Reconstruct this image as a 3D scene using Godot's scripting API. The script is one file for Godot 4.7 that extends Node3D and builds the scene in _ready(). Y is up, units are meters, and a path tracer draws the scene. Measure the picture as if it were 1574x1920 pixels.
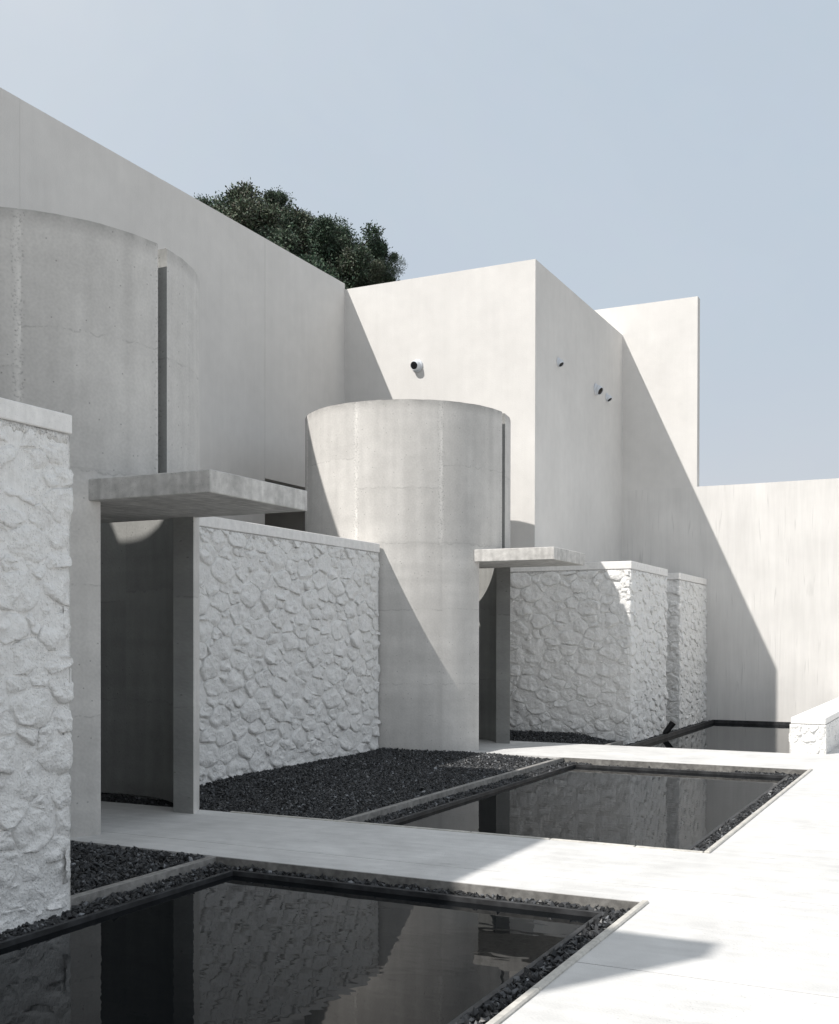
extends Node3D

# ------------------------------------------------------------------ helpers
var M := {}
var used := {}

func numbered(n: String) -> String:
	if not used.has(n):
		used[n] = 0
		return n
	used[n] += 1
	return "%s_%03d" % [n, used[n]]

func tag(o: Node, label: String, category := "", group := "", kind := "") -> void:
	if label != "": o.set_meta("label", label)
	if category != "": o.set_meta("category", category)
	if group != "": o.set_meta("group", group)
	if kind != "": o.set_meta("kind", kind)

func thing(called: String, at: Vector3, label: String, category: String, group := "", kind := "") -> Node3D:
	var o := Node3D.new()
	o.name = numbered(called)
	add_child(o)
	o.position = at
	tag(o, label, category, group, kind)
	return o

func part(called: String, mesh: Mesh, mat: Material, parent: Node, at := Vector3.ZERO) -> MeshInstance3D:
	var o := MeshInstance3D.new()
	o.name = called if parent != self else numbered(called)
	o.mesh = mesh
	o.material_override = mat
	parent.add_child(o, true)
	o.position = at
	return o

func quad(st: SurfaceTool, a: Vector3, b: Vector3, c: Vector3, d: Vector3, out: Vector3) -> void:
	tri(st, a, b, c, out)
	tri(st, a, c, d, out)

func tri(st: SurfaceTool, a: Vector3, b: Vector3, c: Vector3, out: Vector3) -> void:
	var n := (b - a).cross(c - a)
	if n.length_squared() < 1e-16: return
	n = n.normalized()
	if n.dot(out) < 0.0:
		n = -n
		st.set_normal(n); st.add_vertex(a); st.set_normal(n); st.add_vertex(b); st.set_normal(n); st.add_vertex(c)
	else:
		st.set_normal(n); st.add_vertex(a); st.set_normal(n); st.add_vertex(c); st.set_normal(n); st.add_vertex(b)

func begin() -> SurfaceTool:
	var st := SurfaceTool.new()
	st.begin(Mesh.PRIMITIVE_TRIANGLES)
	return st

# a box between two corners with chamfered edges
func add_box(st: SurfaceTool, lo: Vector3, hi: Vector3, c := 0.0) -> void:
	var mid := (lo + hi) * 0.5
	var P := func(sx: int, sy: int, sz: int, axis: int) -> Vector3:
		var s := Vector3(sx, sy, sz)
		var v := mid + (hi - lo) * 0.5 * s
		for k in 3:
			if k != axis: v[k] -= s[k] * c
		return v
	for axis in 3:
		var u := (axis + 1) % 3
		var w := (axis + 2) % 3
		for s in [-1, 1]:
			var q := []
			for e in [[-1, -1], [1, -1], [1, 1], [-1, 1]]:
				var g := [0, 0, 0]
				g[axis] = s; g[u] = e[0]; g[w] = e[1]
				q.append(P.call(g[0], g[1], g[2], axis))
			var out := Vector3.ZERO
			out[axis] = s
			quad(st, q[0], q[1], q[2], q[3], out)
	if c <= 0.0: return
	for axis in 3:   # edges that run along this axis
		var u := (axis + 1) % 3
		var w := (axis + 2) % 3
		for su in [-1, 1]:
			for sw in [-1, 1]:
				var g0 := [0, 0, 0]; var g1 := [0, 0, 0]
				g0[axis] = -1; g1[axis] = 1
				g0[u] = su; g1[u] = su; g0[w] = sw; g1[w] = sw
				var out := Vector3.ZERO
				out[u] = su; out[w] = sw
				quad(st, P.call(g0[0], g0[1], g0[2], u), P.call(g1[0], g1[1], g1[2], u), P.call(g1[0], g1[1], g1[2], w), P.call(g0[0], g0[1], g0[2], w), out)
	for sx in [-1, 1]:
		for sy in [-1, 1]:
			for sz in [-1, 1]:
				tri(st, P.call(sx, sy, sz, 0), P.call(sx, sy, sz, 1), P.call(sx, sy, sz, 2), Vector3(sx, sy, sz))

func box(lo: Vector3, hi: Vector3, c := 0.0) -> ArrayMesh:
	var st := begin()
	add_box(st, lo, hi, c)
	return st.commit()

# smooth mesh from shared vertices; the winding is turned so that the normals point along out
func smooth_mesh(v: PackedVector3Array, idx: PackedInt32Array, out := Vector3.ZERO, uv := PackedVector2Array()) -> ArrayMesh:
	var n := PackedVector3Array()
	n.resize(v.size())
	for t in range(0, idx.size(), 3):
		var a := idx[t]; var b := idx[t + 1]; var c := idx[t + 2]
		var f := (v[c] - v[a]).cross(v[b] - v[a])
		n[a] += f; n[b] += f; n[c] += f
	for i in n.size(): n[i] = n[i].normalized()
	var arr := []
	arr.resize(Mesh.ARRAY_MAX)
	arr[Mesh.ARRAY_VERTEX] = v
	arr[Mesh.ARRAY_NORMAL] = n
	arr[Mesh.ARRAY_INDEX] = idx
	if uv.size() == v.size(): arr[Mesh.ARRAY_TEX_UV] = uv
	var m := ArrayMesh.new()
	m.add_surface_from_arrays(Mesh.PRIMITIVE_TRIANGLES, arr)
	return m

# ------------------------------------------------------------------ textures
func noise_bytes(w: int, h: int, sd: int, freq: float, oct := 4, sx := 1, sy := 1, type := FastNoiseLite.TYPE_SIMPLEX_SMOOTH, ridged := false) -> PackedByteArray:
	var n := FastNoiseLite.new()
	n.seed = sd
	n.noise_type = type
	n.frequency = freq
	n.fractal_octaves = oct
	n.fractal_type = FastNoiseLite.FRACTAL_RIDGED if ridged else FastNoiseLite.FRACTAL_FBM
	if type == FastNoiseLite.TYPE_CELLULAR:
		n.cellular_return_type = FastNoiseLite.RETURN_DISTANCE
	var im := n.get_seamless_image(w / sx, h / sy, false, false, 0.2, true)
	if sx > 1 or sy > 1: im.resize(w, h, Image.INTERPOLATE_CUBIC)
	im.convert(Image.FORMAT_L8)
	return im.get_data()

# layers: [bytes, amount]; specks: bytes below a threshold darken
func tone_image(w: int, h: int, base: Color, layers: Array, specks := PackedByteArray(), cut := 0, dark := 0.6) -> Image:
	var out := PackedByteArray()
	out.resize(w * h * 3)
	var acc := PackedFloat32Array()
	acc.resize(w * h)
	acc.fill(1.0)
	for l in layers:
		var b: PackedByteArray = l[0]
		var k: float = l[1] / 128.0
		for i in w * h: acc[i] += k * (b[i] - 128)
	if specks.size():
		for i in w * h:
			if specks[i] < cut: acc[i] *= lerpf(dark, 1.0, float(specks[i]) / cut)
	var r := base.r * 255.0; var g := base.g * 255.0; var bl := base.b * 255.0
	var j := 0
	for i in w * h:
		var a := acc[i]
		out[j] = clampi(int(r * a), 0, 255); out[j + 1] = clampi(int(g * a), 0, 255); out[j + 2] = clampi(int(bl * a), 0, 255)
		j += 3
	return Image.create_from_data(w, h, false, Image.FORMAT_RGB8, out)

func bump_texture(w: int, h: int, bytes: PackedByteArray, strength: float) -> ImageTexture:
	var im := Image.create_from_data(w, h, false, Image.FORMAT_L8, bytes)
	im.convert(Image.FORMAT_RGBA8)
	im.bump_map_to_normal_map(strength)
	return ImageTexture.create_from_image(im)

func mix_bytes(a: PackedByteArray, ka: float, b: PackedByteArray, kb: float) -> PackedByteArray:
	var o := PackedByteArray()
	o.resize(a.size())
	for i in a.size(): o[i] = clampi(int(a[i] * ka + b[i] * kb), 0, 255)
	return o

func world_mat(tex: Texture2D, tile: float, rough: float, normal: Texture2D = null, nscale := 1.0) -> StandardMaterial3D:
	var m := StandardMaterial3D.new()
	m.albedo_texture = tex
	m.roughness = rough
	m.metallic_specular = 0.3
	m.uv1_triplanar = true
	m.uv1_world_triplanar = true
	m.uv1_triplanar_sharpness = 8.0
	m.uv1_scale = Vector3.ONE / tile
	if normal:
		m.normal_enabled = true
		m.normal_texture = normal
		m.normal_scale = nscale
	return m

func lin(r: float, g: float, b: float) -> Color:
	return Color(r, g, b).linear_to_srgb()

func make_materials() -> void:
	var N := 1024
	var blotch := noise_bytes(N, N, 11, 0.004, 4, 1, 1)
	var streak := noise_bytes(N, N, 12, 0.02, 4, 1, 16)
	var fine_streak := noise_bytes(N, N, 13, 0.09, 3, 1, 16)
	var grain := noise_bytes(N, N, 14, 0.25, 2)
	var mid := noise_bytes(N, N, 15, 0.02, 4)
	var pits := noise_bytes(N, N, 16, 0.045, 1, 1, 1, FastNoiseLite.TYPE_CELLULAR)
	var bump := mix_bytes(mid, 0.5, grain, 0.5)
	var fine_n := bump_texture(N, N, bump, 6.0)
	# smooth off-white render of the tall walls
	M.plaster = world_mat(ImageTexture.create_from_image(tone_image(N, N, lin(0.66, 0.647, 0.627), [[blotch, 0.02], [streak, 0.008], [fine_streak, 0.005], [mid, 0.012], [grain, 0.012]])), 6.0, 0.9, fine_n, 0.08)
	# whitewashed board-marked wall with dark runs
	var runs := noise_bytes(N, N, 21, 0.022, 2, 1, 16, FastNoiseLite.TYPE_SIMPLEX_SMOOTH, true)
	var runs2 := mix_bytes(runs, 1.0, runs, 0.0)
	for i in runs2.size():
		var d := clampf((runs[i] - 215) / 40.0, 0.0, 1.0) * clampf((blotch[i] - 118) / 50.0, 0.0, 1.0)
		runs2[i] = int(128 - 120 * d)
	M.streaked = world_mat(ImageTexture.create_from_image(tone_image(N, N, lin(0.66, 0.648, 0.629), [[blotch, 0.03], [streak, 0.022], [fine_streak, 0.012], [runs2, 0.10]])), 5.0, 0.9, fine_n, 0.08)
	# white paving
	var brush := noise_bytes(N, N, 31, 0.03, 4, 8, 1)
	var hair := noise_bytes(N, N, 32, 0.02, 2, 16, 1, FastNoiseLite.TYPE_SIMPLEX_SMOOTH, true)
	for i in hair.size():
		hair[i] = int(128 - 110 * clampf((hair[i] - 235) / 20.0, 0.0, 1.0) * clampf((mid[i] - 120) / 50.0, 0.0, 1.0))
	M.paving = world_mat(ImageTexture.create_from_image(tone_image(N, N, lin(0.6, 0.598, 0.588), [[blotch, 0.05], [mid, 0.03], [brush, 0.035], [hair, 0.22], [grain, 0.015]], pits, 9, 0.6)), 4.0, 0.75, fine_n, 0.15)
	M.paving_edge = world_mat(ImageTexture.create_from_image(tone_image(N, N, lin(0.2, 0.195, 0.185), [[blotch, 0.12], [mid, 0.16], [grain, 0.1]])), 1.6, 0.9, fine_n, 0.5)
	# bare concrete (canopies, kerbs)
	M.concrete = world_mat(ImageTexture.create_from_image(tone_image(N, N, lin(0.53, 0.52, 0.5), [[blotch, 0.08], [mid, 0.09], [streak, 0.06], [grain, 0.05]], pits, 14, 0.55)), 2.4, 0.9, fine_n, 0.2)
	M.kerb = world_mat(ImageTexture.create_from_image(tone_image(N, N, lin(0.27, 0.262, 0.25), [[blotch, 0.1], [mid, 0.14], [grain, 0.08]])), 1.9, 0.9, fine_n, 0.4)
	# white limewash on rubble stone: fine cleft relief, small dirt pits
	var cleft := noise_bytes(N, N, 41, 0.012, 5, 1, 1, FastNoiseLite.TYPE_SIMPLEX_SMOOTH, true)
	var rough := noise_bytes(N, N, 42, 0.05, 4)
	var fb := mix_bytes(mix_bytes(cleft, 0.6, rough, 0.4), 0.93, grain, 0.07)
	var cn := bump_texture(N, N, fb, 22.0)
	M.stone = world_mat(ImageTexture.create_from_image(tone_image(N, N, lin(0.8, 0.795, 0.78), [[mid, 0.03], [fine_streak, 0.025], [grain, 0.02]], pits, 16, 0.45)), 1.2, 0.9, cn, 0.6)
	M.mortar = world_mat(ImageTexture.create_from_image(tone_image(N, N, lin(0.79, 0.785, 0.77), [[mid, 0.04], [fine_streak, 0.03], [grain, 0.03]], pits, 22, 0.4)), 1.3, 0.95, cn, 0.45)
	M.fillet = world_mat(ImageTexture.create_from_image(tone_image(N, N, lin(0.7, 0.69, 0.67), [[mid, 0.08], [fine_streak, 0.1], [grain, 0.06]], noise_bytes(N, N, 43, 0.09, 1, 1, 1, FastNoiseLite.TYPE_CELLULAR), 44, 0.3)), 1.4, 0.95, cn, 0.9)
	M.cap = world_mat(ImageTexture.create_from_image(tone_image(N, N, lin(0.79, 0.78, 0.76), [[mid, 0.03], [streak, 0.025], [grain, 0.02]], pits, 10, 0.5)), 1.5, 0.9, fine_n, 0.2)
	M.tower = tower_material(N)
	M.tower_in_shaded = M.tower.duplicate()   # same concrete, with shade painted into the inner side and jambs as a darker tint
	M.tower_in_shaded.albedo_color = lin(0.54, 0.558, 0.565)
	# dark things
	var g := StandardMaterial3D.new()
	g.albedo_color = Color.WHITE
	g.vertex_color_use_as_albedo = true
	g.roughness = 0.38
	g.metallic_specular = 0.35
	M.gravel = g
	M.grit = plain(lin(0.012, 0.014, 0.017), 0.9)
	M.rim = world_mat(ImageTexture.create_from_image(tone_image(256, 256, lin(0.036, 0.037, 0.039), [[noise_bytes(256, 256, 51, 0.02, 4), 0.3]])), 0.8, 0.45)
	M.basin = plain(lin(0.004, 0.005, 0.006), 0.6)
	M.edging = world_mat(ImageTexture.create_from_image(tone_image(N, N, lin(0.5, 0.485, 0.45), [[mid, 0.1], [blotch, 0.1], [grain, 0.04]])), 1.3, 0.8)
	M.housing = plain(lin(0.62, 0.65, 0.69), 0.4)
	M.lens = plain(lin(0.008, 0.008, 0.01), 0.15)
	M.black = plain(lin(0.01, 0.01, 0.011), 0.5)
	M.earth = plain(lin(0.16, 0.14, 0.11), 1.0)
	M.bark = plain(lin(0.05, 0.042, 0.035), 1.0)
	var w := StandardMaterial3D.new()
	w.albedo_color = lin(0.0035, 0.0045, 0.0055)
	w.roughness = 0.0
	w.metallic_specular = 0.21
	w.uv1_triplanar = true
	w.uv1_world_triplanar = true
	w.uv1_scale = Vector3.ONE / 0.9
	w.normal_enabled = true
	w.normal_texture = bump_texture(512, 512, noise_bytes(512, 512, 61, 0.012, 2, 2, 1), 4.0)
	w.normal_scale = 0.034
	M.water = w
	var lf := StandardMaterial3D.new()
	lf.vertex_color_use_as_albedo = true
	lf.roughness = 0.6
	lf.metallic_specular = 0.3
	lf.backlight_enabled = true
	lf.backlight = Color(0.1, 0.12, 0.08)
	lf.cull_mode = BaseMaterial3D.CULL_DISABLED
	M.leaf = lf

func plain(c: Color, rough: float) -> StandardMaterial3D:
	var m := StandardMaterial3D.new()
	m.albedo_color = c
	m.roughness = rough
	m.metallic_specular = 0.4
	return m

# cast concrete of the towers, unrolled: u goes once round, v from the top (5 m) down to the ground
func tower_material(N: int) -> StandardMaterial3D:
	var w := 2048; var h := 1024
	var blotch := noise_bytes(w, h, 71, 0.005, 5)
	var mid := noise_bytes(w, h, 72, 0.022, 4)
	var fine := noise_bytes(w, h, 73, 0.15, 3)
	var streak := noise_bytes(w, h, 74, 0.02, 4, 1, 16)
	var level := noise_bytes(w, h, 75, 0.012, 3, 16, 1)
	var holes := noise_bytes(w, h, 76, 0.03, 1, 1, 1, FastNoiseLite.TYPE_CELLULAR)
	var rng := RandomNumberGenerator.new()
	rng.seed = 7
	var tones := PackedFloat32Array()
	for i in 64: tones.append(rng.randf_range(-0.025, 0.025))
	# per panel heights of the hairline joints (metres)
	var joints := [[4.09, 2.05], [3.76, 2.03], [4.2, 2.1], [4.0, 2.0], [3.7, 2.05], [4.1, 2.0], [3.9, 2.1], [4.05, 2.0]]
	var out := PackedByteArray()
	out.resize(w * h * 3)
	var j := 0
	for y in h:
		var my := 5.0 * (1.0 - (y + 0.5) / h)
		for x in w:
			var i := y * w + x
			var p := x / 256
			var px := x - p * 256
			var wob: float = (mid[i] - 128) * 0.0006
			var a: float = 1.0 + (blotch[i] - 128) * 0.00022 + (mid[i] - 128) * 0.0002 + (fine[i] - 128) * 0.0003 + (streak[i] - 128) * 0.0003
			var yy := my + wob * 0.4
			var jn: Array = joints[p]
			var band := 0 if yy > jn[0] else (1 if yy > 2.97 else (2 if yy > jn[1] else (3 if yy > 0.98 else 4)))
			a += tones[p * 8 + band] + (0.03 if band >= 2 else 0.0) + (level[i] - 128) * (0.0004 if my < 3.0 else 0.0001)
			# vertical seam: a pale rough strip with small dark pits
			var dx: float = absf(px - 4.0 + wob * 60.0) if px < 128 else absf(260.0 - px + wob * 60.0)
			if dx < 9.0 and my > 2.95:
				a += 0.07 * (1.0 - dx / 9.0) * (0.4 + mid[i] / 160.0)
				if fine[i] < 76: a -= 0.12
			# hairline joints
			for jy in [jn[0], 2.97, jn[1], 0.98]:
				var dy: float = absf(yy - jy)
				if dy < 0.012 and mid[i] + fine[i] > 250: a -= 0.12 * (1.0 - dy / 0.012)
			if my > 4.86: a -= 0.12 * (my - 4.86) / 0.14 * (mid[i] / 128.0)
			if holes[i] < 9 and mid[i] > 128: a *= 0.6 + 0.04 * holes[i]
			out[j] = clampi(int(198.0 * a), 0, 255); out[j + 1] = clampi(int(196.0 * a), 0, 255); out[j + 2] = clampi(int(192.5 * a), 0, 255)
			j += 3
	var m := StandardMaterial3D.new()
	m.albedo_texture = ImageTexture.create_from_image(Image.create_from_data(w, h, false, Image.FORMAT_RGB8, out))
	m.roughness = 0.88
	m.metallic_specular = 0.3
	m.normal_enabled = true
	m.normal_texture = bump_texture(w, h, mix_bytes(mid, 0.5, fine, 0.5), 6.0)
	m.normal_scale = 0.1
	return m

# ------------------------------------------------------------------ towers
const R := 1.588
const T := 0.21
const H := 5.0

func tower_shell() -> Array:
	var ri := R - T
	# angles (outer, inner) of the columns, from the door's near jamb round the back to its far jamb, then over the door
	var zj := 0.607; var zs0 := 0.034; var zs1 := -0.087
	var cols := []   # [outer angle, inner angle]
	var a0 := asin(zj / R); var b0 := asin(zj / ri)
	var a1 := TAU - a0; var b1 := TAU - b0
	var n := 96
	for i in n + 1:
		var t := float(i) / n
		cols.append([lerpf(a0, a1, t), lerpf(b0, b1, t)])
	var over := [asin(-zj / R), asin(-0.35 / R), asin(zs1 / R), asin(zs0 / R), asin(0.3 / R), asin(zj / R)]
	var over_i := [asin(-zj / ri), asin(-0.35 / ri), asin(zs1 / ri), asin(zs0 / ri), asin(0.3 / ri), asin(zj / ri)]
	for k in range(1, 6): cols.append([TAU + over[k], TAU + over_i[k]])
	var rows := [0.0, 0.7, 1.4, 2.1, 2.79, 3.3, 3.9, 4.4, H - 0.012, H]
	var door_row := 4
	var rng := RandomNumberGenerator.new()
	rng.seed = 3
	var nc := cols.size() - 1
	var solid := func(c: int, r: int) -> bool:
		if c < 0 or c >= nc: c = posmod(c, nc)
		if r < 0 or r >= rows.size() - 1: return false
		var k: int = c - n          # columns over the door
		if k < 0: return true
		if r < door_row: return false
		return k != 2               # the slot
	var wob := PackedFloat32Array()
	for i in cols.size(): wob.append(rng.randf_range(-0.004, 0.003))
	var st_out := begin()
	var st_in := begin()
	var pt := func(c: int, r: int, inner: bool) -> Array:
		var a: float = cols[c][1 if inner else 0]
		var rad := ri if inner else R
		var y: float = rows[r]
		if r == rows.size() - 1:
			y += wob[c]
			rad += 0.01 if inner else -0.01
		var uv := Vector2(a / TAU, 1.0 - y / 5.0)
		return [Vector3(rad * cos(a), y, rad * sin(a)), uv, Vector3(cos(a), 0, sin(a)) * (-1.0 if inner else 1.0)]
	var put := func(q: Array, normals: Array, st: SurfaceTool) -> void:
		# q: four [pos, uv, n]; order for outward
		var f: Vector3 = (q[1][0] - q[0][0]).cross(q[2][0] - q[0][0])
		var order := [0, 2, 1, 0, 3, 2] if f.dot(normals[0]) > 0.0 else [0, 1, 2, 0, 2, 3]
		for k in order:
			st.set_normal(normals[k]); st.set_uv(q[k][1]); st.set_tangent(Plane(Vector3(-normals[k].z, 0, normals[k].x), 1.0) if absf(normals[k].y) < 0.9 else Plane(1, 0, 0, 1)); st.add_vertex(q[k][0])
	for c in nc:
		for r in rows.size() - 1:
			if not solid.call(c, r): continue
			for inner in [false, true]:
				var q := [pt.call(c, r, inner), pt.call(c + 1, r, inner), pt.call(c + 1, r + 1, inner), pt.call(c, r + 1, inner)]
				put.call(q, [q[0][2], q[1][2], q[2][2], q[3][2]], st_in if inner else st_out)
			for s in [[r + 1, r + 1, Vector3.UP], [r, r - 1, Vector3.DOWN]]:
				if not solid.call(c, s[1]) and not (s[1] < 0):
					var q := [pt.call(c, s[0], false), pt.call(c + 1, s[0], false), pt.call(c + 1, s[0], true), pt.call(c, s[0], true)]
					put.call(q, [s[2], s[2], s[2], s[2]], st_out)
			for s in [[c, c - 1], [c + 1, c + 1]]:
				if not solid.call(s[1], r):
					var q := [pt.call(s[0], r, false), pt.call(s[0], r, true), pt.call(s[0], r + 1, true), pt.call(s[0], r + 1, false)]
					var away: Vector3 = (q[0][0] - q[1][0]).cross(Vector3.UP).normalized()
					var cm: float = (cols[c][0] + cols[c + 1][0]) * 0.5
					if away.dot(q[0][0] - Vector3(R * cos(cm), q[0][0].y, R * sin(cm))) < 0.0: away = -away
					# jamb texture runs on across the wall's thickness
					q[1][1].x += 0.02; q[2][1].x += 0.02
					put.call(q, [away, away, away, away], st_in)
	return [st_out.commit(), st_in.commit()]

# ------------------------------------------------------------------ rubble stonework
func clip(poly: PackedVector2Array, p: Vector2, n: Vector2) -> PackedVector2Array:   # keeps the side where (x - p).n <= 0
	var out := PackedVector2Array()
	for i in poly.size():
		var a := poly[i]; var b := poly[(i + 1) % poly.size()]
		var da := (a - p).dot(n); var db := (b - p).dot(n)
		if da <= 0.0: out.append(a)
		if (da < 0.0 and db > 0.0) or (da > 0.0 and db < 0.0): out.append(a.lerp(b, da / (da - db)))
	return out

# cells of irregular rubble in a w x h rectangle
func rubble_cells(w: float, h: float, size: float, rng: RandomNumberGenerator, cover := 0.985) -> Array:
	var seeds: Array[Vector2] = []
	var rad := PackedFloat32Array()
	# big stones first, then ever smaller ones in the gaps between them
	var tries := int(w * h / (size * size) * 260.0)
	for n in tries:
		var f := float(n) / tries
		var r := size * 0.5 * lerpf(1.3, 0.36, pow(f, 0.55)) * rng.randf_range(0.85, 1.1)
		var p := Vector2(rng.randf_range(0.0, w), rng.randf_range(0.0, h))
		var free := true
		for k in seeds.size():
			var dd := seeds[k] - p
			dd.y *= 1.25          # stones lie rather than stand
			if dd.length() < 0.86 * (r + rad[k]):
				free = false
				break
		if free:
			seeds.append(p)
			rad.append(r)
	var cells := []
	for i in seeds.size():
		var s := seeds[i]
		var jl := rng.randf_range(-0.035, 0.0); var jr := rng.randf_range(0.0, 0.035)
		var poly := PackedVector2Array([Vector2(jl, 0), Vector2(w + jr, 0), Vector2(w + jr, h), Vector2(jl, h)])
		for k in seeds.size():
			if k == i: continue
			var d := seeds[k] - s
			var l2 := d.length_squared()
			if l2 > size * size * 12.0 or l2 < 1e-6: continue
			var t := 0.5 + 0.6 * (rad[i] * rad[i] - rad[k] * rad[k]) / (2.0 * l2)
			poly = clip(poly, s + d * t, d)
			if poly.size() < 3: break
		if poly.size() >= 3: cells.append(poly)
	return cells

# one stone: a rough split face, tilted so that one side sinks into the mortar and the other stands proud
func stone_mesh(poly: PackedVector2Array, c: Vector2, depth: float, sd: int, fx: Vector3, fy: Vector3, fz: Vector3, noise: FastNoiseLite, rng: RandomNumberGenerator, gap: float) -> ArrayMesh:
	var N := 30
	var rings := [1.0, 1.0, 0.965, 0.89, 0.76, 0.6, 0.42, 0.22]
	var off := Vector3(sd * 3.17, sd * 1.31, 0)
	var rad := PackedFloat32Array()
	var mean := 0.0
	for k in N:
		var dir := Vector2.from_angle(TAU * k / N)
		var best := 10.0
		for i in poly.size():
			var hit = Geometry2D.segment_intersects_segment(c, c + dir * 5.0, poly[i], poly[(i + 1) % poly.size()])
			if hit != null: best = minf(best, c.distance_to(hit))
		if best > 5.0: best = 0.05
		rad.append(best)
		mean += best / N
	var rr := PackedFloat32Array()
	for k in N:
		var dir := Vector2.from_angle(TAU * k / N)
		var m := minf(rad[k], (rad[(k + N - 1) % N] + rad[k] * 8.0 + rad[(k + 1) % N]) / 10.0)
		m *= 1.0 + 0.1 * noise.get_noise_2d(off.x + dir.x * 2.0, off.y + dir.y * 2.0) + 0.05 * noise.get_noise_2d(off.x + dir.x * 9.0, off.y + dir.y * 9.0)
		rr.append(maxf(m - gap * (1.0 + 1.2 * noise.get_noise_2d(off.x + dir.x * 4.0 + 40.0, off.y + dir.y * 4.0)), 0.012))
	# the split face: a main plane and a few chipped planes cut off it
	var tilt := Vector2.from_angle(rng.randf() * TAU) * depth / mean * rng.randf_range(0.05, 0.5)
	tilt.y -= depth / mean * 0.28
	var chips := []
	for k in rng.randi_range(2, 4):
		chips.append([Vector2.from_angle(rng.randf() * TAU), rng.randf_range(0.3, 0.85) * mean, rng.randf_range(0.15, 0.45)])
	var surf := func(p: Vector2) -> float:
		var z := depth + p.dot(tilt)
		for ch in chips: z = minf(z, depth * 1.05 - (p.dot(ch[0]) - ch[1]) * ch[2])
		var w := c + p
		# cleft ledges: the face breaks off in small steps
		var n1 := noise.get_noise_3d(w.x * 3.6 + off.x, w.y * 6.0, off.y)
		var n2 := noise.get_noise_3d(w.x * 6.5 + off.y + 31.0, w.y * 5.0, off.x)
		z -= 0.012 * smoothstep(0.04, 0.13, n1) + 0.009 * smoothstep(0.1, 0.18, n2) - 0.007 * smoothstep(-0.1, -0.18, n2)
		z += 0.006 * noise.get_noise_3d(w.x * 16.0 + off.x, w.y * 16.0, off.y)
		return clampf(z, -0.02, depth * 1.7)
	var v := PackedVector3Array()
	var side := [0.0, 0.2, 0.8, 1.0, 1.0, 1.0, 1.0, 1.0]
	for q in rings.size():
		for k in N:
			var p: Vector2 = Vector2.from_angle(TAU * k / N) * rr[k] * float(rings[q])
			var z := -0.035
			if q > 0: z = float(surf.call(p)) * float(side[q])
			v.append(fx * (c.x + p.x) + fy * (c.y + p.y) + fz * z)
	v.append(fx * c.x + fy * c.y + fz * float(surf.call(Vector2.ZERO)))
	var idx := PackedInt32Array()
	for q in rings.size() - 1:
		for k in N:
			var a := q * N + k; var b := q * N + (k + 1) % N
			idx.append_array(PackedInt32Array([a, b + N, b, a, a + N, b + N]))
	var last := (rings.size() - 1) * N
	for k in N: idx.append_array(PackedInt32Array([last + k, v.size() - 1, last + (k + 1) % N]))
	return smooth_mesh(v, idx)

# a stone-faced rectangle: frame (o; fx along, fy up, fz out), as parts of the given thing
func stone_face(o: Vector3, fx: Vector3, w: float, h: float, size: float, sd: int, parent: Node3D, depth := 0.034, gap := 0.008, detail := 1.0) -> void:
	var fy := Vector3.UP
	var fz := fx.cross(fy)
	var rng := RandomNumberGenerator.new()
	rng.seed = sd
	var noise := FastNoiseLite.new()
	noise.seed = sd
	noise.frequency = 1.0
	noise.fractal_octaves = 3
	# mortar: an uneven coat between the stones
	var step := 0.026
	var nx := int(ceil(w / step)); var ny := int(ceil(h / step))
	var v := PackedVector3Array(); var idx := PackedInt32Array()
	for j in ny + 1:
		for i in nx + 1:
			var x := w * i / nx; var y := h * j / ny
			var edge := 0.0 if (i == 0 or i == nx) else 1.0
			if i == 0: x = -0.024
			elif i == nx: x = w + 0.024
			var z := (0.014 * noise.get_noise_2d(x * 3.5, y * 3.5) + 0.006 * noise.get_noise_2d(x * 12.0 + 50.0, y * 10.0) + 0.003 * noise.get_noise_2d(x * 30.0, y * 26.0)) * edge + 0.017
			v.append(o + fx * x + fy * y + fz * z)
	for j in ny:
		for i in nx:
			var a := j * (nx + 1) + i
			idx.append_array(PackedInt32Array([a, a + nx + 2, a + 1, a, a + nx + 1, a + nx + 2]))
	part("mortar", smooth_mesh(v, idx), M.mortar, parent)
	var k := 0
	var along := 1.38        # stones lie on their long side
	for cell in rubble_cells(w / along, h, size * 0.9, rng):
		var poly: PackedVector2Array = cell
		for q in poly.size(): poly[q] = Vector2(poly[q].x * along, clampf(poly[q].y, 0.0, h))
		var c := Vector2.ZERO
		for p in poly: c += p
		c /= poly.size()
		var d := depth * rng.randf_range(0.75, 1.25) + 0.002
		part("stone", stone_mesh(poly, c, d, sd * 100 + k, fx, fy, fz, noise, rng, gap * rng.randf_range(0.5, 1.7)), M.stone, parent, o)
		k += 1

# cap stone with a ragged mortar fillet under it
func wall_cap(lo: Vector3, hi: Vector3, parent: Node3D) -> void:
	part("cap", box(lo, hi, 0.006), M.cap, parent)

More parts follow.
